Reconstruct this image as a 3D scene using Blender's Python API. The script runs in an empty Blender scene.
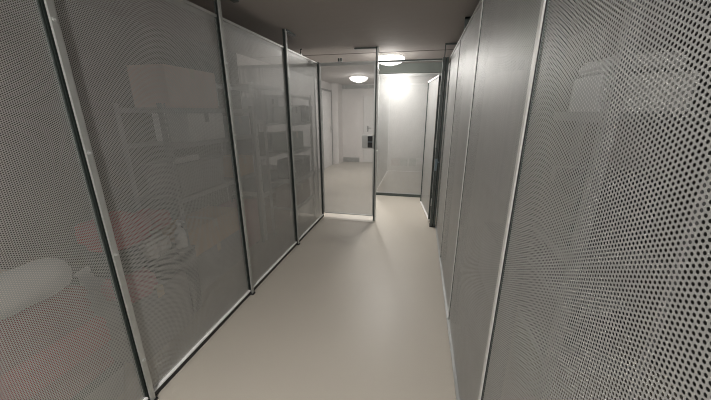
import bpy, bmesh, math, random
from mathutils import Vector, Matrix, noise
random.seed(7)
S = bpy.context.scene
C = S.collection
R = math.radians

# ------------------------------------------------------------------ materials
def new_mat(name):
    m = bpy.data.materials.new(name); m.use_nodes = True
    nt = m.node_tree
    return m, nt, nt.nodes['Principled BSDF']

def plain(name, col, rough=.6, metal=0., var=.06, scale=6., bump=0., bscale=40., stretch=None):
    """procedural colour with a little noise in it"""
    m, nt, b = new_mat(name)
    tc = nt.nodes.new('ShaderNodeTexCoord')
    src = tc.outputs['Object']
    if stretch:
        mp = nt.nodes.new('ShaderNodeMapping'); mp.inputs['Scale'].default_value = stretch
        nt.links.new(src, mp.inputs['Vector']); src = mp.outputs['Vector']
    nz = nt.nodes.new('ShaderNodeTexNoise'); nz.inputs['Scale'].default_value = scale
    nz.inputs['Detail'].default_value = 4
    nt.links.new(src, nz.inputs['Vector'])
    mx = nt.nodes.new('ShaderNodeMix'); mx.data_type = 'RGBA'
    mx.inputs[6].default_value = tuple(c*(1-var) for c in col)+(1,)
    mx.inputs[7].default_value = tuple(min(1, c*(1+var)) for c in col)+(1,)
    nt.links.new(nz.outputs['Fac'], mx.inputs[0])
    nt.links.new(mx.outputs[2], b.inputs['Base Color'])
    b.inputs['Roughness'].default_value = rough
    b.inputs['Metallic'].default_value = metal
    if bump:
        n2 = nt.nodes.new('ShaderNodeTexNoise'); n2.inputs['Scale'].default_value = bscale
        nt.links.new(src, n2.inputs['Vector'])
        bp = nt.nodes.new('ShaderNodeBump'); bp.inputs['Strength'].default_value = bump
        bp.inputs['Distance'].default_value = .01
        nt.links.new(n2.outputs['Fac'], bp.inputs['Height'])
        nt.links.new(bp.outputs['Normal'], b.inputs['Normal'])
    return m

PITCH = .00735
def perforated(name, col, rough, metal, pitch=PITCH, radius=.0024, margin=None, axes=('X', 'Z')):
    """sheet metal with round staggered holes (transparent where a hole is)"""
    m, nt, b = new_mat(name)
    N = nt.nodes; L = nt.links
    out = N['Material Output']
    tc = N.new('ShaderNodeTexCoord'); sp = N.new('ShaderNodeSeparateXYZ')
    L.new(tc.outputs['Object'], sp.inputs[0])
    def math_(op, a, bb=None, c=None):
        n = N.new('ShaderNodeMath'); n.operation = op
        for i, v in enumerate((a, bb, c)):
            if v is None: continue
            if isinstance(v, (int, float)): n.inputs[i].default_value = v
            else: L.new(v, n.inputs[i])
        return n.outputs[0]
    w = pitch*math.sqrt(3)
    def lattice(ou, ov):
        u = math_('FRACT', math_('MULTIPLY_ADD', sp.outputs[axes[0]], 1/w, ou+100))
        v = math_('FRACT', math_('MULTIPLY_ADD', sp.outputs[axes[1]], 1/pitch, ov+100))
        du = math_('MULTIPLY', math_('SUBTRACT', u, .5), w)
        dv = math_('MULTIPLY', math_('SUBTRACT', v, .5), pitch)
        return math_('ADD', math_('MULTIPLY', du, du), math_('MULTIPLY', dv, dv))
    d = math_('MINIMUM', lattice(0, 0), lattice(.5, .5))
    hole = math_('LESS_THAN', d, radius*radius)
    # galvanised spangle
    nz = N.new('ShaderNodeTexNoise'); nz.inputs['Scale'].default_value = 9; nz.inputs['Detail'].default_value = 5
    L.new(tc.outputs['Object'], nz.inputs['Vector'])
    mx = N.new('ShaderNodeMix'); mx.data_type = 'RGBA'
    mx.inputs[6].default_value = tuple(c*.9 for c in col)+(1,)
    mx.inputs[7].default_value = tuple(c*1.08 for c in col)+(1,)
    L.new(nz.outputs['Fac'], mx.inputs[0]); L.new(mx.outputs[2], b.inputs['Base Color'])
    b.inputs['Roughness'].default_value = rough; b.inputs['Metallic'].default_value = metal
    tr = N.new('ShaderNodeBsdfTransparent'); ms = N.new('ShaderNodeMixShader')
    L.new(hole, ms.inputs[0]); L.new(b.outputs[0], ms.inputs[1]); L.new(tr.outputs[0], ms.inputs[2])
    L.new(ms.outputs[0], out.inputs['Surface'])
    return m

def emissive(name, col, strength):
    m, nt, b = new_mat(name)
    b.inputs['Base Color'].default_value = (.9, .9, .88, 1)
    b.inputs['Emission Color'].default_value = col+(1,)
    b.inputs['Emission Strength'].default_value = strength
    # opal glass: lets part of the bulb's light straight through
    tr = nt.nodes.new('ShaderNodeBsdfTransparent'); ms = nt.nodes.new('ShaderNodeMixShader')
    ms.inputs[0].default_value = .7
    nt.links.new(b.outputs[0], ms.inputs[1]); nt.links.new(tr.outputs[0], ms.inputs[2])
    nt.links.new(ms.outputs[0], nt.nodes['Material Output'].inputs['Surface'])
    return m

M = dict(
    sheet=perforated('perforated_zinc', (.575, .58, .57), .49, .70),
    zinc=plain('zinc_frame', (.55, .56, .55), .38, .7, .12, 20),
    bright_zinc=plain('bright_zinc_fold', (.72, .72, .70), .45, .35, .06, 20),
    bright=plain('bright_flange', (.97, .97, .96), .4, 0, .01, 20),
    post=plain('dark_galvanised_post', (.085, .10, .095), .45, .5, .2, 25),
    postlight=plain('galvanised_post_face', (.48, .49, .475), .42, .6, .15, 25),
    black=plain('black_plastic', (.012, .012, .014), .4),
    floor=plain('floor_coating', (.50, .462, .40), .42, 0, .05, 1.6, .05, 120),
    ceiling=plain('painted_concrete_ceiling', (.35, .325, .31), .85, 0, .05, 1.2, .25, 8),
    white=plain('white_wall_paint', (.80, .765, .755), .8, 0, .03, 2, .1, 60),
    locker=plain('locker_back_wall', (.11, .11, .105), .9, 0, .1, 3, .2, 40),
    infill=plain('grey_green_beam', (.17, .19, .175), .7, 0, .1, 5),
    base=plain('dark_grey_baseboard', (.20, .205, .20), .6),
    door=plain('white_door', (.80, .79, .78), .45, 0, .02),
    frame=plain('grey_door_frame', (.12, .12, .115), .5),
    joint=plain('ceiling_joint', (.22, .20, .19), .9),
    lamp=emissive('opal_lamp_glass', (1.0, .965, .925), 5.),
    card=plain('cardboard', (.66, .44, .24), .85, 0, .08, 10),
    cardp=plain('pinkish_cardboard', (.72, .52, .45), .85, 0, .08, 10),
    tape=plain('packing_tape', (.62, .52, .36), .35),
    red=plain('red_textile', (.42, .06, .08), .95, 0, .2, 14, .5, 60),
    maroon=plain('maroon_textile', (.26, .07, .085), .95, 0, .2, 14, .5, 60),
    pink=plain('rose_textile', (.55, .22, .25), .95, 0, .2, 14, .5, 60),
    wtext=plain('white_textile', (.80, .77, .72), .95, 0, .06, 14, .5, 60),
    gtext=plain('dark_textile', (.07, .085, .08), .95, 0, .2, 14, .5, 60),
    beige=plain('beige_textile', (.55, .48, .38), .95, 0, .1, 14, .5, 60),
    wplast=plain('white_plastic', (.82, .82, .80), .3),
    gplast=plain('grey_plastic', (.30, .31, .31), .45),
    dplast=plain('dark_plastic', (.06, .065, .07), .5),
    blue=plain('blue_grey_plastic', (.20, .27, .31), .45),
    green=plain('green_card', (.20, .27, .20), .7),
    brown=plain('brown_card', (.36, .24, .19), .7),
    shelf=plain('light_grey_shelf', (.80, .81, .79), .6, 0, .06),
    wood=plain('light_wood', (.55, .38, .22), .6, 0, .18, 9, 0, 40, (1, 8, 8)),
)
# shelf upright with punched slots
M['slotted'] = plain('slotted_upright', (.93, .93, .91), .6)

# ------------------------------------------------------------------ mesh helpers
def box(bm, x0, x1, y0, y1, z0, z1, bev=0., rot=None, piv=None):
    r = bmesh.ops.create_cube(bm, size=1)
    vs = r['verts']
    for v in vs:
        v.co = Vector(((x0+x1)/2+v.co.x*(x1-x0), (y0+y1)/2+v.co.y*(y1-y0), (z0+z1)/2+v.co.z*(z1-z0)))
    if bev:
        es = list({e for v in vs for e in v.link_edges})
        rr = bmesh.ops.bevel(bm, geom=es, offset=bev, segments=2, affect='EDGES', profile=.5)
        vs = list({v for f in rr['faces'] for v in f.verts} | {v for v in vs if v.is_valid})
    if rot:
        bmesh.ops.rotate(bm, verts=vs, cent=piv or Vector(((x0+x1)/2, (y0+y1)/2, z0)), matrix=rot)
    return vs

def cyl(bm, p, q, r, n=12):
    p = Vector(p); q = Vector(q); d = q-p
    mt = Matrix.Translation((p+q)/2) @ d.to_track_quat('Z', 'Y').to_matrix().to_4x4()
    bmesh.ops.create_cone(bm, cap_ends=True, segments=n, radius1=r, radius2=r, depth=d.length, matrix=mt)

def lathe(bm, prof, n=32, cx=0, cy=0, axis='Z'):
    rings = []
    for r, z in prof:
        ring = []
        for i in range(n):
            a = 2*math.pi*i/n
            ring.append(bm.verts.new((cx+r*math.cos(a), cy+r*math.sin(a), z)))
        rings.append(ring)
    for a, b in zip(rings, rings[1:]):
        for i in range(n):
            bm.faces.new((a[i], a[(i+1) % n], b[(i+1) % n], b[i]))
    bm.faces.new(rings[0][::-1]); bm.faces.new(rings[-1])
    return rings

def obj(name, bm, mat, parent=None, smooth=False):
    bmesh.ops.recalc_face_normals(bm, faces=bm.faces)
    me = bpy.data.meshes.new(name); bm.to_mesh(me); bm.free()
    me.materials.append(mat)
    if smooth:
        for p in me.polygons: p.use_smooth = True
    o = bpy.data.objects.new(name, me); C.objects.link(o)
    if parent: o.parent = parent
    return o

def tag(o, label, cat, group=None):
    o['label'] = label; o['category'] = cat
    if group: o['group'] = group
    return o

def thing(name, label, cat, loc=(0, 0, 0), rz=0., group=None):
    o = bpy.data.objects.new(name, None); C.objects.link(o)
    o.empty_display_size = .1
    o.location = loc; o.rotation_euler = (0, 0, rz)
    return tag(o, label, cat, group)

def dup(root, loc, rz, label, group=None):
    def cp(o, parent):
        c = o.copy(); C.objects.link(c); c.parent = parent
        for ch in o.children: cp(ch, c)
        return c
    r = cp(root, None)
    r.location = loc; r.rotation_euler = (0, 0, rz); r['label'] = label
    if group: r['group'] = group
    return r

def struct(name, bm, mat):
    o = obj(name, bm, mat); o['kind'] = 'structure'; return o

def sbox(name, mat, *a):
    bm = bmesh.new(); box(bm, *a); return struct(name, bm, mat)

def pbox(name, mat, parent, *a, bev=0.):
    bm = bmesh.new(); box(bm, *a, bev=bev); return obj(name, bm, mat, parent)

# ------------------------------------------------------------------ setting
XL, XR, YF, YB, YC = -1.345, .297, 3.93, 5.29, 7.38
HP, HC = 2.107, 2.265
X0, X1, Y0, Y1 = -2.5, 1.5, -2.6, 8.9
sbox('floor', M['floor'], X0-.1, X1+.1, Y0-.1, Y1+.1, -.1, 0)
sbox('ceiling', M['ceiling'], X0-.1, X1+.1, Y0-.1, Y1+.1, HC, HC+.1)
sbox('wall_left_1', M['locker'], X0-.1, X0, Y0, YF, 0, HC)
sbox('wall_left_2', M['white'], X0-.1, X0, YF, Y1, 0, HC)
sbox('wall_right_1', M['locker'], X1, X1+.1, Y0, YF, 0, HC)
sbox('wall_right_2', M['white'], X1, X1+.1, YF, Y1, 0, HC)
sbox('wall_far', M['white'], X0-.1, X1+.1, Y1, Y1+.1, 0, HC)
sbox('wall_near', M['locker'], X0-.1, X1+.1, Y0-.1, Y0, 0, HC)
sbox('baseboard_far', M['base'], -2.30, -1.79, Y1-.015, Y1, 0, .14)
sbox('baseboard_left', M['base'], X0, X0+.015, 6.2, 7.42, 0, .09)
sbox('trim_1', M['joint'], X0, X1, 4.285, 4.297, HC-.004, HC)         # joint across the ceiling
sbox('trim_2', M['infill'], -.77, X1, YB-.01, YB+.05, HP+.01, HC)      # grey beam above the rear cage
sbox('wall_pier', M['white'], X0, -2.32, 8.42, Y1, 0, HC)

def wall_door(name, axis, a0, a1, ztop, hand, frame_mat, far):
    """leaf + frame; axis 'x' = lies in the far wall, 'y' = in the left wall"""
    def bb(bm, u0, u1, w0, w1, z0, z1, bev=0.):
        if axis == 'y': box(bm, X0+w0, X0+w1, u0, u1, z0, z1, bev)
        else: box(bm, u0, u1, Y1-w1, Y1-w0, z0, z1, bev)
    bm = bmesh.new(); bb(bm, a0, a1, 0, .02, .008, ztop)
    d = struct(name, bm, M['door'])
    bm = bmesh.new(); t = .045
    bb(bm, a0-t, a0-.004, 0, .035, 0, ztop+t); bb(bm, a1+.004, a1+t, 0, .035, 0, ztop+t)
    bb(bm, a0-.004, a1+.004, 0, .035, ztop+.004, ztop+t)
    obj('door_frame', bm, frame_mat, d)
    bm = bmesh.new()
    bb(bm, hand-.018, hand+.018, .02, .028, .93, 1.10, .003)
    sgn = 1 if not far else -1
    bb(bm, min(hand, hand+sgn*.11), max(hand, hand+sgn*.11), .055, .072, 1.03, 1.05, .004)
    bb(bm, hand-.009, hand+.009, .028, .072, 1.03, 1.05)
    obj('door_handle', bm, M['black'] if far is None else M['post'], d)
wall_door('door_1', 'y', 7.46, 8.29, 2.03, 8.19, M['frame'], True)
wall_door('door_2', 'x', -1.66, -.86, 1.95, -1.53, M['white'], False)

# ------------------------------------------------------------------ perforated panels
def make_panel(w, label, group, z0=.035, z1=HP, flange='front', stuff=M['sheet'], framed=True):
    """local: x along the width 0..w, y = depth (negative y is the side one sees), z up"""
    t = thing('perforated_panel', label, 'metal panel', group=group)
    e = (.005 if flange == 'front' else .016) if framed else .004
    bm = bmesh.new(); box(bm, 0, w, -.0003, .0003, z0+.01, z1-.01)
    obj('sheet', bm, stuff, t)
    # folded side edges
    for x in (0, w-e):
        if not framed:
            xx = (0, .004) if x == 0 else (w-.020, w)
            pbox('side_frame', M['post'] if x == 0 else M['bright_zinc'], t, xx[0], xx[1], -.003 if x == 0 else -.006, .012, z0+.014, z1-.016)
            continue
        pbox('side_frame', M['post'] if flange == 'front' else M['zinc'], t, x, x+e, -.006, .012, z0+.014, z1-.016)
    bm = bmesh.new(); box(bm, 0, w, -.008, .014, z1-.016, z1)
    box(bm, 0, w, .010, .014, z1-.04, z1-.016)
    obj('top_rail', bm, M['zinc'], t)
    bm = bmesh.new(); box(bm, 0, w, -.016, .012, z0, z0+.010)
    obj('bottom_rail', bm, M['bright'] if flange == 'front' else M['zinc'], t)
    if not framed:
        pbox('seam_shade_strip', M['black'], t, w+.0005, w+.0055, -.002, .010, z0, z1)  # added black strip that paints the shaded gap between two panels
    if flange == 'front':
        pbox('gap_shade_strip', M['black'], t, 0, w, -.012, .008, .002, z0)  # added black strip, painted shade of the gap under the panel
    return t

W = .965
# left wall: local x -> +y, local -y -> +x  (rotation +90)
LLAB = ['large perforated steel panel nearest the camera on the left wall, white duvet behind it',
        'perforated steel panel on left wall between first and second post, clothes pile behind it',
        'perforated steel panel on left wall in front of the slotted shelf upright',
        'short looking perforated panel on left wall next to the corner with the cross partition']
seamL = [-.062, .938, 1.935, 2.94]
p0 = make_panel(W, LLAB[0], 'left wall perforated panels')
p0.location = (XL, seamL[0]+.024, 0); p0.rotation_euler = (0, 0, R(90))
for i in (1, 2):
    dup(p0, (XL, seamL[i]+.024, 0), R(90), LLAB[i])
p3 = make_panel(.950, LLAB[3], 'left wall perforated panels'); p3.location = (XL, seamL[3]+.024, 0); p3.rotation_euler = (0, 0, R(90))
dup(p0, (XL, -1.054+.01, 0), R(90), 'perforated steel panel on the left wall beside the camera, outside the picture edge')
# right wall: local x -> -y, local -y -> -x  (rotation -90)
RLAB = ['large perforated steel panel nearest the camera on the right wall with big visible holes',
        'wide perforated steel panel on right wall, second from the camera',
        'narrow looking perforated panel on right wall, third from the camera',
        'sliver of perforated panel on right wall beside the dark door post']
seamR = [-.06, .93, 1.935, 2.925]
pr = make_panel(.982, RLAB[0], 'right wall perforated panels', z0=.012, flange='none', framed=False)
pr.location = (XR, seamR[0]+.99, 0); pr.rotation_euler = (0, 0, R(-90))
dup(pr, (XR, seamR[1]+.998, 0), R(-90), RLAB[1])
dup(pr, (XR, seamR[2]+.985, 0), R(-90), RLAB[2])
p4 = make_panel(.90, RLAB[3], 'right wall perforated panels', z0=.012, flange='none', framed=False)
p4.location = (XR, 3.835, 0); p4.rotation_euler = (0, 0, R(-90))
dup(pr, (XR, -.068, 0), R(-90), 'perforated steel panel on the right wall beside the camera, outside the picture edge')
# front cross partition
pc = make_panel(.74, 'perforated panel across the corridor end with the far white room seen through it', None, z0=.068, flange='none')
pc.location = (XL+.018, YF, 0)
pl = make_panel(1.10, 'perforated panel closing the end of the left storage lockers', None, z0=.035, flange='none')
pl.location = (X0+.01, YF, 0)
pq = make_panel(1.14, 'perforated panel closing the end of the right storage lockers', None, z0=.035, flange='none')
pq.location = (.34, YF, 0)
# right side of the passage
ps = make_panel(1.30, 'perforated side panel behind the open door leaf', None, z0=.035, flange='none')
ps.location = (.33, YB-.015, 0); ps.rotation_euler = (0, 0, R(-90))
# rear cage
pb = make_panel(1.05, 'perforated front panel of the rear cage at the end of the passage', None, z0=.05, z1=HP, flange='none')
pb.location = (-.735, YB, 0)
pbs = make_panel(YC-YB-.06, 'perforated left side panel of the rear cage', None, z0=.05, flange='none')
pbs.location = (-.755, YB+.03, 0); pbs.rotation_euler = (0, 0, R(90))
pbb = make_panel(2.2, 'perforated back panel of the rear cage facing the white wall', None, z0=.06, flange='none')
pbb.location = (-.735, YC, 0)
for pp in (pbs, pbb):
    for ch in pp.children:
        if ch.name.startswith('bottom_rail'): ch.data.materials[0] = M['bright']  # bright rail colour stands in for lit floor seen under the panel
for x0 in (-.735,):
    o = pbox('kick_rail', M['post'], pb, 0, 1.05, -.02, .02, 0, .05)

# header across the doorway
h = thing('door_header', 'thin dark steel header rail spanning the doorway under the ceiling lamp', 'rail', (-.55, YF, HP))
bm = bmesh.new(); box(bm, 0, .76, -.012, .012, -.022, 0); obj('rail', bm, M['post'], h)
bm = bmesh.new(); box(bm, 0, .76, -.020, -.012, -.022, -.018); obj('lip', bm, M['zinc'], h)

# ------------------------------------------------------------------ posts
def make_post(label, arm=(0, 1), arm_len=.22, group=None, mat=M['post'], facemat=M['postlight'], d=.034, w=.023):
    """open C channel: back web at local x=0, open side looks to local -y; local +x is the face seen from the corridor"""
    t = thing('steel_post', label, 'post', group=group)
    hh = HC-.002
    bm = bmesh.new()
    box(bm, 0, .003, 0, w, 0, hh)                 # wall side flange
    box(bm, .003, d-.003, w-.003, w, 0, hh)       # web
    box(bm, .003, .010, 0, .003, 0, hh)           # lips
    obj('channel', bm, mat, t)  # shade inside the open channel is put into this near-black colour
    bm = bmesh.new(); box(bm, d-.003, d, 0, w, 0, hh); box(bm, d-.009, d-.003, -.001, .002, 0, hh)
    obj('face_strip', bm, facemat, t)
    bm = bmesh.new(); box(bm, -.006, d+.008, -.006, w+.006, 0, .012); obj('foot', bm, M['black'], t)
    for z in (.28, .88, 1.34, 1.82):
        bm = bmesh.new(); cyl(bm, (d, w/2, z), (d+.006, w/2, z), .009, 6); cyl(bm, (d+.006, w/2, z), (d+.011, w/2, z), .004, 8)
        obj('bolt', bm, M['zinc'], t)
    ax, ay = arm
    bm = bmesh.new()
    s = .02
    xs = sorted((.018, .018+ax*arm_len)) if ax else (.018-s, .018+s)
    ys = sorted((w/2, w/2+ay*arm_len)) if ay else (w/2-s, w/2+s)
    box(bm, xs[0], xs[1], ys[0], ys[1], HC-.020, HC-.002)
    obj('ceiling_arm', bm, mat, t)
    return t
PL = ['dark channel post with a light face nearest the camera on the left wall',
      'steel channel post on left wall, second from the camera, rising past the panel tops',
      'steel post on left wall with a dark arm at the ceiling, third from camera']
g = 'left wall posts'
q0 = make_post(PL[0], group=g); q0.location = (XL-.004, .932, 0)
q1 = dup(q0, (XL-.004, 1.930, 0), 0, PL[1]); q2 = dup(q0, (XL-.004, 2.934, 0), 0, PL[2])
dup(q0, (XL-.004, -.068, 0), 0, 'dark channel post on the left wall beside the camera, outside the picture edge')
# corner post
cpst = thing('corner_post', 'slim dark corner post where left wall panels meet the cross partition', 'post', (XL-.012, YF-.012, 0))
bm = bmesh.new(); box(bm, 0, .026, 0, .026, 0, HP+.002); obj('tube', bm, M['post'], cpst)
bm = bmesh.new(); box(bm, -.004, .03, -.004, .03, HP+.002, HP+.008); obj('cap', bm, M['black'], cpst)
# partition end post with lock case
e = thing('steel_post', 'slim steel post at the doorway edge carrying a lock case', 'post', (-.585, YF-.02, 0))
bm = bmesh.new(); box(bm, 0, .012, 0, .04, 0, HC-.002); box(bm, .012, .03, .036, .04, 0, HC-.002); obj('channel', bm, M['post'], e)
bm = bmesh.new(); box(bm, .018, .034, -.004, .036, .0, HC-.002); obj('face_strip', bm, M['postlight'], e)
bm = bmesh.new(); box(bm, -.27, .02, .0, .036, HC-.020, HC-.004); obj('ceiling_arm', bm, M['post'], e)
bm = bmesh.new(); box(bm, .012, .02, .0, .036, HC-.16, HC-.02); obj('bracket', bm, M['zinc'], e)
for z in (.06, 1.0, 2.0):
    bm = bmesh.new(); cyl(bm, (.034, .01, z), (.046, .01, z), .010, 6); obj('bolt', bm, M['zinc'], e)
lc = pbox('lock_case', M['zinc'], e, -.165, -.002, -.03, .011, 1.035, 1.205, bev=.004)
for z in (1.045, 1.125):
    pbox('lock_window', M['black'], lc, -.083, -.018, -.034, -.028, z, z+.070)
pbox('lock_divider', M['blue'], lc, -.083, -.018, -.036, -.028, 1.1155, 1.1245)
# hinge side post pair
h2 = thing('door_post', 'wide dark double channel post at the right side of the doorway', 'post', (.214, YF-.09, 0))
bm = bmesh.new()
for x in (0, .036):
    box(bm, x, x+.028, 0, .004, 0, HP+.0); box(bm, x, x+.003, 0, .10, 0, HP); box(bm, x+.025, x+.028, 0, .02, 0, HP)
    box(bm, x, x+.028, .09, .10, 0, HP)
obj('channel', bm, M['post'], h2)
bm = bmesh.new(); box(bm, .014, .024, .06, .075, HP, HC-.002); obj('ceiling_rod', bm, M['post'], h2)
bm = bmesh.new(); box(bm, .014, .20, .055, .08, HC-.018, HC-.002); obj('ceiling_arm', bm, M['post'], h2)
bm = bmesh.new(); box(bm, -.008, .072, -.008, .105, 0, .012); obj('foot', bm, M['black'], h2)
bm = bmesh.new(); box(bm, -.004, .030, -.018, 0, .78, .93, .003); box(bm, .006, .050, -.040, -.028, .885, .90, .003); cyl(bm, (.012, -.04, .89), (.012, -.015, .89), .007)
obj('latch', bm, M['blue'], h2)
for z in (.35, 1.12, 1.75):
    bm = bmesh.new(); cyl(bm, (-.006, .0, z-.05), (-.006, .0, z+.05), .008, 10); obj('hinge', bm, M['zinc'], h2)
# posts of the right wall stand on the locker side
for i, y in enumerate(seamR[1:]):
    t = thing('steel_post', ['dark steel post behind the seam of the nearest two right wall panels',
                             'dark steel post behind the second seam of the right wall panels',
                             'dark steel post behind the right wall whose top shows against the ceiling'][i], 'post',
              (XR+.018, y-.015, 0), 0, 'right wall posts')
    bm = bmesh.new(); box(bm, 0, .036, 0, .004, 0, HC-.002); box(bm, 0, .004, .004, .036, 0, HC-.002); box(bm, .032, .036, .004, .036, 0, HC-.002)
    obj('channel', bm, M['post'], t)
    bm = bmesh.new(); box(bm, 0, .10, 0, .036, HC-.02, HC-.003); obj('ceiling_arm', bm, M['post'], t)
# rear cage posts
for n, (x, y, lb) in enumerate([(-.77, YB-.015, 'thin steel corner post at the front left of the rear cage'),
                                (-.775, YC-.01, 'thin pale steel corner post at the back left of the rear cage'),
                                (.320, YB-.008, 'thin steel post where the rear cage meets the right side panel')]):
    t = thing('steel_post', lb, 'post', (x, y, 0), 0, 'rear cage posts')
    bm = bmesh.new(); box(bm, 0, .004, 0, .03, 0, HP); box(bm, .004, .03, 0, .004, 0, HP); obj('angle', bm, M['zinc'], t)
    bm = bmesh.new(); box(bm, -.002, .030, -.004, .034, 0, .005); obj('foot', bm, M['zinc'], t)

# ------------------------------------------------------------------ open door leaf
leaf = thing('mesh_door', 'narrow looking open perforated door leaf swung away beside the dark post', 'door', (.205, 4.04, 0))
ang = math.atan2(.89, -.115)      # direction of the leaf, seen from above
leaf.rotation_euler = (0, 0, ang)
lw = .90
bm = bmesh.new(); box(bm, .0, lw, -.0003, .0003, .05, 1.925); obj('sheet', bm, M['sheet'], leaf)
fr = bmesh.new()
box(fr, 0, .022, -.012, .012, .035, 1.935); box(fr, lw-.022, lw, -.012, .012, .035, 1.935)
obj('side_frame', fr, M['post'], leaf)
bm = bmesh.new(); box(bm, 0, lw, -.014, .014, 1.925, 1.945); obj('top_frame', bm, M['bright'], leaf)
bm = bmesh.new(); box(bm, 0, lw, -.014, .014, .018, .036); obj('bottom_frame', bm, M['bright'], leaf)

# small clips on top of the rails
def clip(x, y, lb):
    t = thing('rail_clip', lb, 'clip', (x, y, HP))
    bm = bmesh.new(); box(bm, -.012, .012, -.014, .014, 0, .012); obj('base', bm, M['zinc'], t)
    bm = bmesh.new(); cyl(bm, (0, 0, .01), (0, 0, .055), .005, 8); cyl(bm, (0, 0, .05), (.022, 0, .06), .005, 8); obj('hook', bm, M['black'], t)
clip(XL, 3.36, 'small black hook clip on top of the left wall panels')
t = thing('rail_clip', 'small square clip on top of the cross partition rail', 'clip', (-1.045, YF, HP))
bm = bmesh.new(); box(bm, -.026, .026, -.012, .012, 0, .008); obj('base', bm, M['zinc'], t)
bm = bmesh.new(); box(bm, -.026, -.006, -.012, .012, .008, .045); box(bm, .006, .026, -.012, .012, .008, .045); obj('jaw', bm, M['post'], t)

# ------------------------------------------------------------------ ceiling lamps and duct
LAMP_W = 26.
def make_lamp(label, loc):
    t = thing('ceiling_lamp', label, 'lamp', loc, group='round ceiling lamps')
    bm = bmesh.new(); lathe(bm, [(.175, 0), (.175, -.012), (.182, -.02), (.182, -.032)], 40); obj('base', bm, M['wplast'], t)
    bm = bmesh.new()
    prof = [(.205*math.cos(a), -.034-.095*math.sin(a)) for a in [R(x) for x in (0, 15, 30, 45, 60, 75, 87)]]
    lathe(bm, prof, 24); obj('dome', bm, M['lamp'], t, True)
    ld = bpy.data.lights.new('lamp_light', 'POINT'); ld.shadow_soft_size = .045
    ld.energy = LAMP_W; ld.color = (1.0, .965, .925)
    l2 = bpy.data.lights.new('lamp_panel', 'AREA'); l2.shape = 'DISK'; l2.size = .24
    l2.energy = 34.; l2.color = (1.0, .965, .925)
    lo = bpy.data.objects.new('lamp_panel', l2); C.objects.link(lo); lo.parent = t; lo.location = (0, 0, -.118)
    lo = bpy.data.objects.new('lamp_light', ld); C.objects.link(lo); lo.parent = t; lo.location = (0, 0, -.082)
    return t
def brighten(root, k, k2):
    for ch in root.children:
        if ch.type == 'LIGHT':
            ch.data = ch.data.copy(); ch.data.energy *= k if ch.data.type == 'POINT' else k2
la = make_lamp('glowing round dome lamp on the ceiling just past the doorway header', (-.47, 4.53, HC-.0))
dup(la, (-1.40, 6.85, HC-.0), 0, 'glowing round dome lamp seen through the cross partition in the far room')
near = dup(la, (-.45, -.85, HC-.0), 0, 'round dome lamp on the ceiling behind the camera')
brighten(near, 3.7, 1.1)
brighten(la, .55, .75)
t = thing('ceiling_duct', 'dark green grey duct under the ceiling at the far white wall', 'duct', (-2.26, 8.70, 0))
bm = bmesh.new(); box(bm, 0, 1.45, 0, .12, 2.15, 2.23, .006); obj('body', bm, M['infill'], t)
for x in (.05, .75, 1.38):
    pbox('hanger', M['zinc'], t, x, x+.02, -.004, .124, 2.145, HC-.001)

# ------------------------------------------------------------------ stored goods
def carton(label, x0, x1, y0, y1, z0, z1, mat, group=None, name='carton', face='x', tape=M['tape'], lid=True):
    t = thing(name, label, 'box', ((x0+x1)/2, (y0+y1)/2, z0), group=group)
    a, b, c = (x1-x0)/2, (y1-y0)/2, z1-z0
    bm = bmesh.new(); box(bm, -a, a, -b, b, 0, c-.004, .003); obj('body', bm, mat, t)
    bm = bmesh.new(); box(bm, -a+.001, a-.001, -b+.001, -.002, c-.004, c); box(bm, -a+.001, a-.001, .002, b-.001, c-.004, c); obj('flap', bm, mat, t)
    bm = bmesh.new(); box(bm, -a, a, -.025, .025, c, c+.001); box(bm, a, a+.001, -.025, .025, c-.07, c+.001); box(bm, -a-.001, -a, -.025, .025, c-.07, c+.001)
    obj('tape', bm, tape, t)
    return t

def bin_(label, x0, x1, y0, y1, z0, z1, mat, lidmat):
    t = thing('storage_bin', label, 'bin', ((x0+x1)/2, (y0+y1)/2, z0))
    a, b, c = (x1-x0)/2, (y1-y0)/2, z1-z0
    bm = bmesh.new(); vs = box(bm, -a, a, -b, b, 0, c-.02, .01)
    for v in vs:
        k = .92+.08*v.co.z/c; v.co.x *= k; v.co.y *= k
    obj('tub', bm, mat, t)
    bm = bmesh.new(); box(bm, -a, a, -b, b, c-.025, c-.008, .005); box(bm, -a*.85, a*.85, -b*.88, b*.88, c-.01, c, .004); obj('lid', bm, lidmat, t)
    for s in (-1, 1):
        bm = bmesh.new(); box(bm, -.05, .05, min(s*b*.99, s*(b+.012)), max(s*b*.99, s*(b+.012)), c-.05, c-.015, .004); obj('handle', bm, lidmat, t)
    return t

def cloth(name, label, cat, cx, cy, z0, sx, sy, sz, mat, seed=0, group=None, layers=1):
    """soft folded fabric lump: rounded box pushed about by noise, flat underside"""
    bm = bmesh.new(); bmesh.ops.create_icosphere(bm, subdivisions=5, radius=1)
    for v in bm.verts:
        p = v.co.copy()
        q = Vector([math.copysign(abs(c)**.55, c) for c in p])
        n = noise.fractal(p*1.6+Vector((seed*7.1, seed, 3)), 1., 2., 4)
        fold = math.sin((p.z*3.2+n*1.5)*math.pi)*.035 + math.sin((p.y*2+n)*5+seed)*.03
        q *= 1+.16*n+fold
        v.co = Vector((q.x*sx/2, q.y*sy/2, max((q.z+1)*sz/2, 0)))
    o = obj(name, bm, mat, None, True); o.location = (cx, cy, z0)
    return tag(o, label, cat, group)

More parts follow.
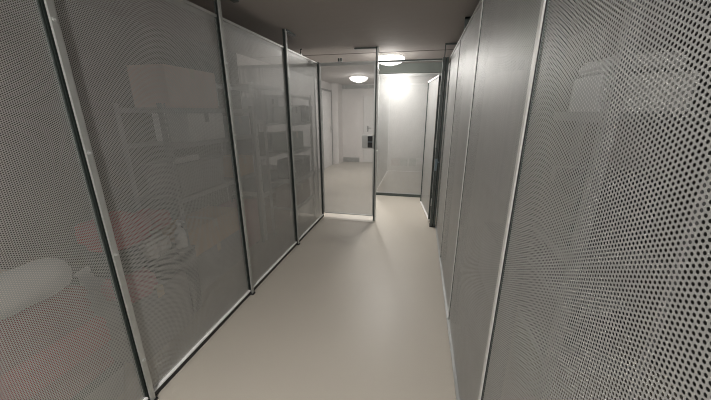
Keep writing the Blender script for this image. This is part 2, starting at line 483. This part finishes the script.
def blanket(label, cx, cy, z0, sx, sy, sz, mat, n=3, group=None):
    """folded blanket: layered folds rounded on the corridor side"""
    bm = bmesh.new(); h = sz/n
    for k in range(n):
        j = random.uniform(-.012, .012)
        box(bm, -sx/2+j, sx/2+j, -sy/2+j, sy/2-j*.5, k*h+.0005, (k+1)*h-.0005, h*.42)
    for v in bm.verts:
        v.co.z += .008*noise.noise(v.co*6+Vector((cy, z0, 0)))*(v.co.z/sz)
        v.co.x += .012*noise.noise(v.co*5+Vector((z0*9, cy, 0)))
    o = obj('folded_blanket', bm, mat, None, True); o.location = (cx, cy, z0)
    return tag(o, label, 'blanket', group)

def shelving(label, x0, x1, y0, y1, zt, zs, group='metal shelving units', board=M['shelf'], up=M['slotted']):
    t = thing('shelving_unit', label, 'shelf', (x0, y0, 0), group=group)
    a, b = x1-x0, y1-y0
    for (x, y) in ((0, 0), (a, 0), (0, b), (a, b)):
        bm = bmesh.new()
        sx = 1 if x == 0 else -1; sy = 1 if y == 0 else -1
        # L angle with punched slots left open between rungs
        nslot = int(zt/.05)
        xx = sorted((x, x+sx*.003)); 
        for c0, c1 in ((0, .012), (.024, .036)):
            yy = sorted((y+sy*c0, y+sy*c1)); box(bm, xx[0], xx[1], yy[0], yy[1], 0, zt)
        yy = sorted((y+sy*.012, y+sy*.024))
        for k in range(nslot): box(bm, xx[0], xx[1], yy[0], yy[1], k*.05, k*.05+.025)
        xx = sorted((x+sx*.003, x+sx*.036)); yy = sorted((y, y+sy*.003)); box(bm, xx[0], xx[1], yy[0], yy[1], 0, zt)
        obj('upright', bm, up, t)
    for z in zs:
        bm = bmesh.new(); box(bm, .004, a-.004, .004, b-.004, z-.004, z)
        box(bm, .004, .007, .004, b-.004, z-.036, z-.004); box(bm, a-.007, a-.004, .004, b-.004, z-.036, z-.004)
        obj('shelf_board', bm, board, t)
    return t

# --- left, nearest locker
bin_('flat grey storage bin under the red blankets behind the nearest left panel', -2.10, -1.50, .38, 1.00-.02, 0, .20, M['gplast'], M['dplast'])
blanket('maroon folded blanket lowest in the stack behind the nearest left panel', -1.78, .70, .20, .52, .52, .15, M['maroon'], 3)
blanket('bright red folded blanket in the middle of the stack behind nearest left panel', -1.77, .71, .352, .54, .50, .15, M['red'], 3)
blanket('dark red folded blanket topmost of the stack under the white duvet', -1.78, .69, .504, .52, .50, .188, M['maroon'], 3)
bm = bmesh.new()   # rolled duvet
n, m = 40, 46
rings = []
for j in range(m):
    y = -.40+.64*j/(m-1)
    edge = min(j, m-1-j)/5; k = min(1, .72+.28*math.sqrt(min(1, edge)))
    ring = []
    for i in range(n):
        a = 2*math.pi*i/n
        rr = .086*k*(1+.10*noise.noise(Vector((math.cos(a)*1.5, y*6, math.sin(a)*1.5)))+.04*noise.noise(Vector((math.cos(a)*5, y*22, math.sin(a)*5))))
        if abs(((a+1.0) % (2*math.pi))-1.6) < .10: rr *= .93     # the lap of the roll
        ring.append(bm.verts.new((rr*math.cos(a)*1.15, y, max(-.080, rr*math.sin(a)))))
    rings.append(ring)
for a, b in zip(rings, rings[1:]):
    for i in range(n): bm.faces.new((a[i], a[(i+1) % n], b[(i+1) % n], b[i]))
for ring, s in ((rings[0], -1), (rings[-1], 1)):   # spiral ends
    prev = ring
    c0 = Vector((0, prev[0].co.y, 0))
    for k in (.8, .6, .4, .2):
        nr = [bm.verts.new((v.co.x*k, ring[0].co.y+s*(.008 if int(k*10) % 4 == 0 else -.006), v.co.z*k)) for v in ring]
        for i in range(n): bm.faces.new((prev[i], prev[(i+1) % n], nr[(i+1) % n], nr[i]))
        prev = nr
    bm.faces.new(prev)
o = obj('rolled_duvet', bm, M['wtext'], None, True); o.location = (-1.62, .665, .786)
o.rotation_euler = (0, 0, 0)
tag(o, 'rolled white duvet lying on red blankets behind the nearest left panel', 'duvet')
cloth('pillow', 'crumpled cream pillow beneath the front of the white duvet', 'pillow', -1.92, .66, .700, .22, .40, .10, M['beige'], 3)

# --- second locker: pile of clothes
carton('grey moving box on the floor under the pile of clothes', -2.10, -1.58, 1.12, 1.56, 0, .42, M['gplast'], name='moving_box')
pile = [('red jacket', M['red'], -1.72, 1.27, .745, .28, .28, .17), ('white towel', M['wtext'], -1.66, 1.42, .60, .18, .15, .13),
        ('dark green sweater', M['gtext'], -1.70, 1.22, .585, .22, .20, .145), ('rose coloured shirt', M['pink'], -1.66, 1.22, .425, .22, .20, .155),
        ('dark grey trousers', M['gtext'], -1.68, 1.45, .425, .22, .20, .165), ('white shirt', M['wtext'], -1.93, 1.28, .425, .16, .22, .15),
        ('red scarf', M['red'], -1.74, 1.52, .745, .20, .16, .12), ('beige cardigan', M['beige'], -1.86, 1.57, .555, .18, .14, .16)]
wh = {'red jacket': 'topmost at the left of the clothes pile', 'white towel': 'in the middle of the clothes pile', 'dark green sweater': 'at the left of the clothes pile above the rose shirt',
      'rose coloured shirt': 'at the bottom left of the clothes pile', 'dark grey trousers': 'at the bottom of the clothes pile beside the bottle',
      'white shirt': 'at the back of the clothes pile', 'red scarf': 'topmost at the right of the clothes pile', 'beige cardigan': 'at the right end of the clothes pile'}
for i, (nm, mt, x, y, z, a, b, c) in enumerate(pile):
    cloth(nm.split()[-1], 'crumpled %s %s' % (nm, wh[nm]), 'clothes', x, y, z, a, b, c, mt, i+1, 'pile of clothes behind the left panel')
bin_('tall dark storage bin standing beside the moving box behind the second left panel', -2.05, -1.60, 1.60, 1.71, 0, .55, M['dplast'], M['gplast'])
t = thing('spray_bottle', 'white plastic bottle standing beside the clothes pile', 'bottle', (-1.66, 1.652, .55))
bm = bmesh.new(); lathe(bm, [(.035, 0), (.038, .01), (.038, .10), (.030, .13), (.014, .15), (.014, .165)], 20); obj('body', bm, M['wplast'], t, True)
bm = bmesh.new(); lathe(bm, [(.018, .165), (.018, .19), (.010, .20)], 16); box(bm, -.008, .05, -.008, .008, .19, .205, .002); obj('spray_head', bm, M['wplast'], t)

# --- long cartons by the second post
carton('grey flat carton on the floor under the long brown carton', -2.10, -1.77, 1.83, 2.50, 0, .33, M['gplast'])
carton('long brown carton lying low behind the second left post', -2.10, -1.77, 1.83, 2.50, .332, .57, M['card'])
shelving('light metal shelving holding the white box behind the second left post', -2.15, -1.75, 1.78, 2.93, 1.56, (.86, 1.27, 1.53), 'second locker shelving', M['gplast'], M['gplast'])
carton('large white flat box on the shelf left of the second post', -2.10, -1.77, 2.03, 2.46, 1.271, 1.49, M['wplast'], tape=M['gplast'])
bin_('grey storage bin on the lower shelf beneath the white tube', -2.10, -1.77, 1.84, 2.40, .861, 1.12, M['gplast'], M['gplast'])
t = thing('cardboard_tube', 'short white tube lying on the grey storage bin', 'tube', (-1.79, 1.84, 1.143))
bm = bmesh.new(); cyl(bm, (0, 0, 0), (0, .24, 0), .022, 18); obj('body', bm, M['wplast'], t, True)
bm = bmesh.new(); cyl(bm, (0, -.008, 0), (0, 0, 0), .024, 18); cyl(bm, (0, .24, 0), (0, .248, 0), .024, 18); obj('end_cap', bm, M['wplast'], t)
carton('pinkish carton on the upper shelf left of the second post', -2.08, -1.77, 1.88, 2.42, 1.531, 1.82, M['cardp'])
carton('small tan carton on the shelf just right of the second post', -2.05, -1.77, 2.58, 2.89, .861, 1.05, M['card'])
carton('grey blue box on the shelf above the small tan carton', -2.05, -1.77, 2.56, 2.89, 1.271, 1.46, M['blue'], tape=M['gplast'])
t = thing('suitcase', 'rose coloured suitcase standing on the floor between the two shelving units', 'suitcase', (-1.92, 2.72, 0))
bm = bmesh.new(); box(bm, -.15, .15, -.19, .19, .035, .55, .035); obj('shell', bm, M['pink'], t, True)
bm = bmesh.new(); box(bm, -.004, .004, -.192, .192, .033, .552, .003); obj('zip', bm, M['black'], t)
bm = bmesh.new(); box(bm, -.06, .06, -.012, .012, .59, .605, .004); box(bm, -.06, -.045, -.01, .01, .55, .60); box(bm, .045, .06, -.01, .01, .55, .60); obj('handle', bm, M['black'], t)
for x in (-.10, .10):
    for y in (-.15, .15):
        bm = bmesh.new(); cyl(bm, (x-.01, y, .02), (x+.01, y, .02), .02, 14); obj('wheel', bm, M['black'], t)

# --- third panel: slotted shelving
shelving('light slotted shelving whose upright shows between second and third left posts', -2.20, -1.75, 2.97, 3.85, 1.80, (.56, 1.01, 1.41, 1.785))
carton('light grey box on the upper shelf of the slotted shelving', -2.1, -1.78, 3.32, 3.62, 1.411, 1.66, M['shelf'], tape=M['gplast'])
carton('dark box on the middle shelf of the slotted shelving', -2.1, -1.78, 3.06, 3.55, 1.011, 1.25, M['dplast'], tape=M['gplast'])
bin_('blue grey storage bin on the lowest shelf of the slotted shelving', -2.1, -1.78, 3.08, 3.70, .561, .80, M['blue'], M['gplast'])
carton('brown carton on the floor below the slotted shelving', -2.14, -1.80, 3.06, 3.78, 0, .40, M['brown'])
# --- fourth panel: shelf close behind the mesh
shelving('narrow shelving right behind the last left panel', -1.74, -1.43, 3.12, 3.87, 1.72, (.36, .70, 1.05, 1.38, 1.685))
carton('dark box on the bottom shelf behind the last left panel', -1.70, -1.46, 3.2, 3.75, .361, .60, M['brown'])
carton('dark grey box on the second shelf behind the last left panel', -1.70, -1.46, 3.3, 3.8, .701, .93, M['dplast'], tape=M['gplast'])
carton('green grey box on the middle shelf behind the last left panel', -1.70, -1.46, 3.22, 3.6, 1.051, 1.27, M['green'])
carton('pale box on the fourth shelf behind the last left panel', -1.70, -1.46, 3.3, 3.56, 1.381, 1.56, M['shelf'], tape=M['gplast'])
carton('black box beside the pale box behind the last left panel', -1.70, -1.46, 3.6, 3.84, 1.381, 1.58, M['dplast'], tape=M['gplast'])

# --- right lockers
shelving('dim metal shelving behind the nearest right panel', .60, .95, 1.15, 2.05, 1.95, (.45, .95, 1.50), 'right locker shelving', M['gplast'], M['gplast'])
carton('white box seen through the holes of the nearest right panel', .62, .90, 1.27, 1.48, 1.501, 1.63, M['wplast'], tape=M['wplast'])
cloth('plastic_bag', 'shiny white plastic bag lying on the white box behind the right panel', 'bag', .75, 1.38, 1.633, .24, .30, .06, plain('shiny_plastic_bag', (.85, .85, .85), .12), 11)
carton('dark carton on the middle shelf behind the nearest right panel', .64, .92, 1.3, 1.8, .951, 1.25, M['dplast'], tape=M['gplast'])
bin_('dark storage bin on the low shelf behind the nearest right panel', .64, .92, 1.25, 1.9, .451, .72, M['dplast'], M['gplast'])
cloth('blanket', 'crumpled maroon blanket on the locker floor behind the nearest right panel', 'blanket', .85, .55, 0, .5, .6, .35, M['maroon'], 5)
carton('large carton on the locker floor behind the third right panel', .65, 1.2, 2.2, 2.8, 0, .5, M['gplast'], tape=M['gplast'])

# --- far end beyond the rear cage
carton('low brown box by the far white wall behind the rear cage', -.76, -.52, 8.5, 8.8, 0, .17, M['brown'])
carton('low green box by the far white wall behind the rear cage', -.51, -.30, 8.5, 8.8, 0, .17, M['green'])
bin_('dark green bin by the far white wall behind the rear cage', -.25, -.06, 8.5, 8.75, 0, .20, M['green'], M['green'])
t = thing('step_stool', 'small white stool by the far wall seen through the rear cage', 'stool', (.05, 8.45, 0))
bm = bmesh.new(); box(bm, -.11, .11, -.12, .12, .20, .225, .005); obj('seat', bm, M['wplast'], t)
for x in (-.09, .09):
    for y in (-.10, .10):
        pbox('leg', M['wplast'], t, x-.012, x+.012, y-.012, y+.012, 0, .20)

# ------------------------------------------------------------------ camera
cd = bpy.data.cameras.new('camera'); cam = bpy.data.objects.new('camera', cd); C.objects.link(cam)
cd.sensor_width = 36; cd.lens = 292*36/711; cd.clip_start = .02
cam.location = (0, 0, 1.5)
cam.rotation_euler = (R(90-16.771), 0, R(12.121))
S.camera = cam

# ------------------------------------------------------------------ world and view
w = bpy.data.worlds.new('World'); S.world = w; w.use_nodes = True
w.node_tree.nodes['Background'].inputs[0].default_value = (.5, .5, .5, 1)
w.node_tree.nodes['Background'].inputs[1].default_value = .02
try:
    S.cycles.transparent_max_bounces = 32; S.cycles.filter_width = 1.0
    S.cycles.max_bounces = 10; S.cycles.sample_clamp_indirect = 2.5
    S.cycles.diffuse_bounces = 6
except Exception: pass
v = S.view_settings
v.view_transform = 'Standard'; v.look = 'None'; v.gamma = 1; v.use_curve_mapping = False
v.exposure = .2
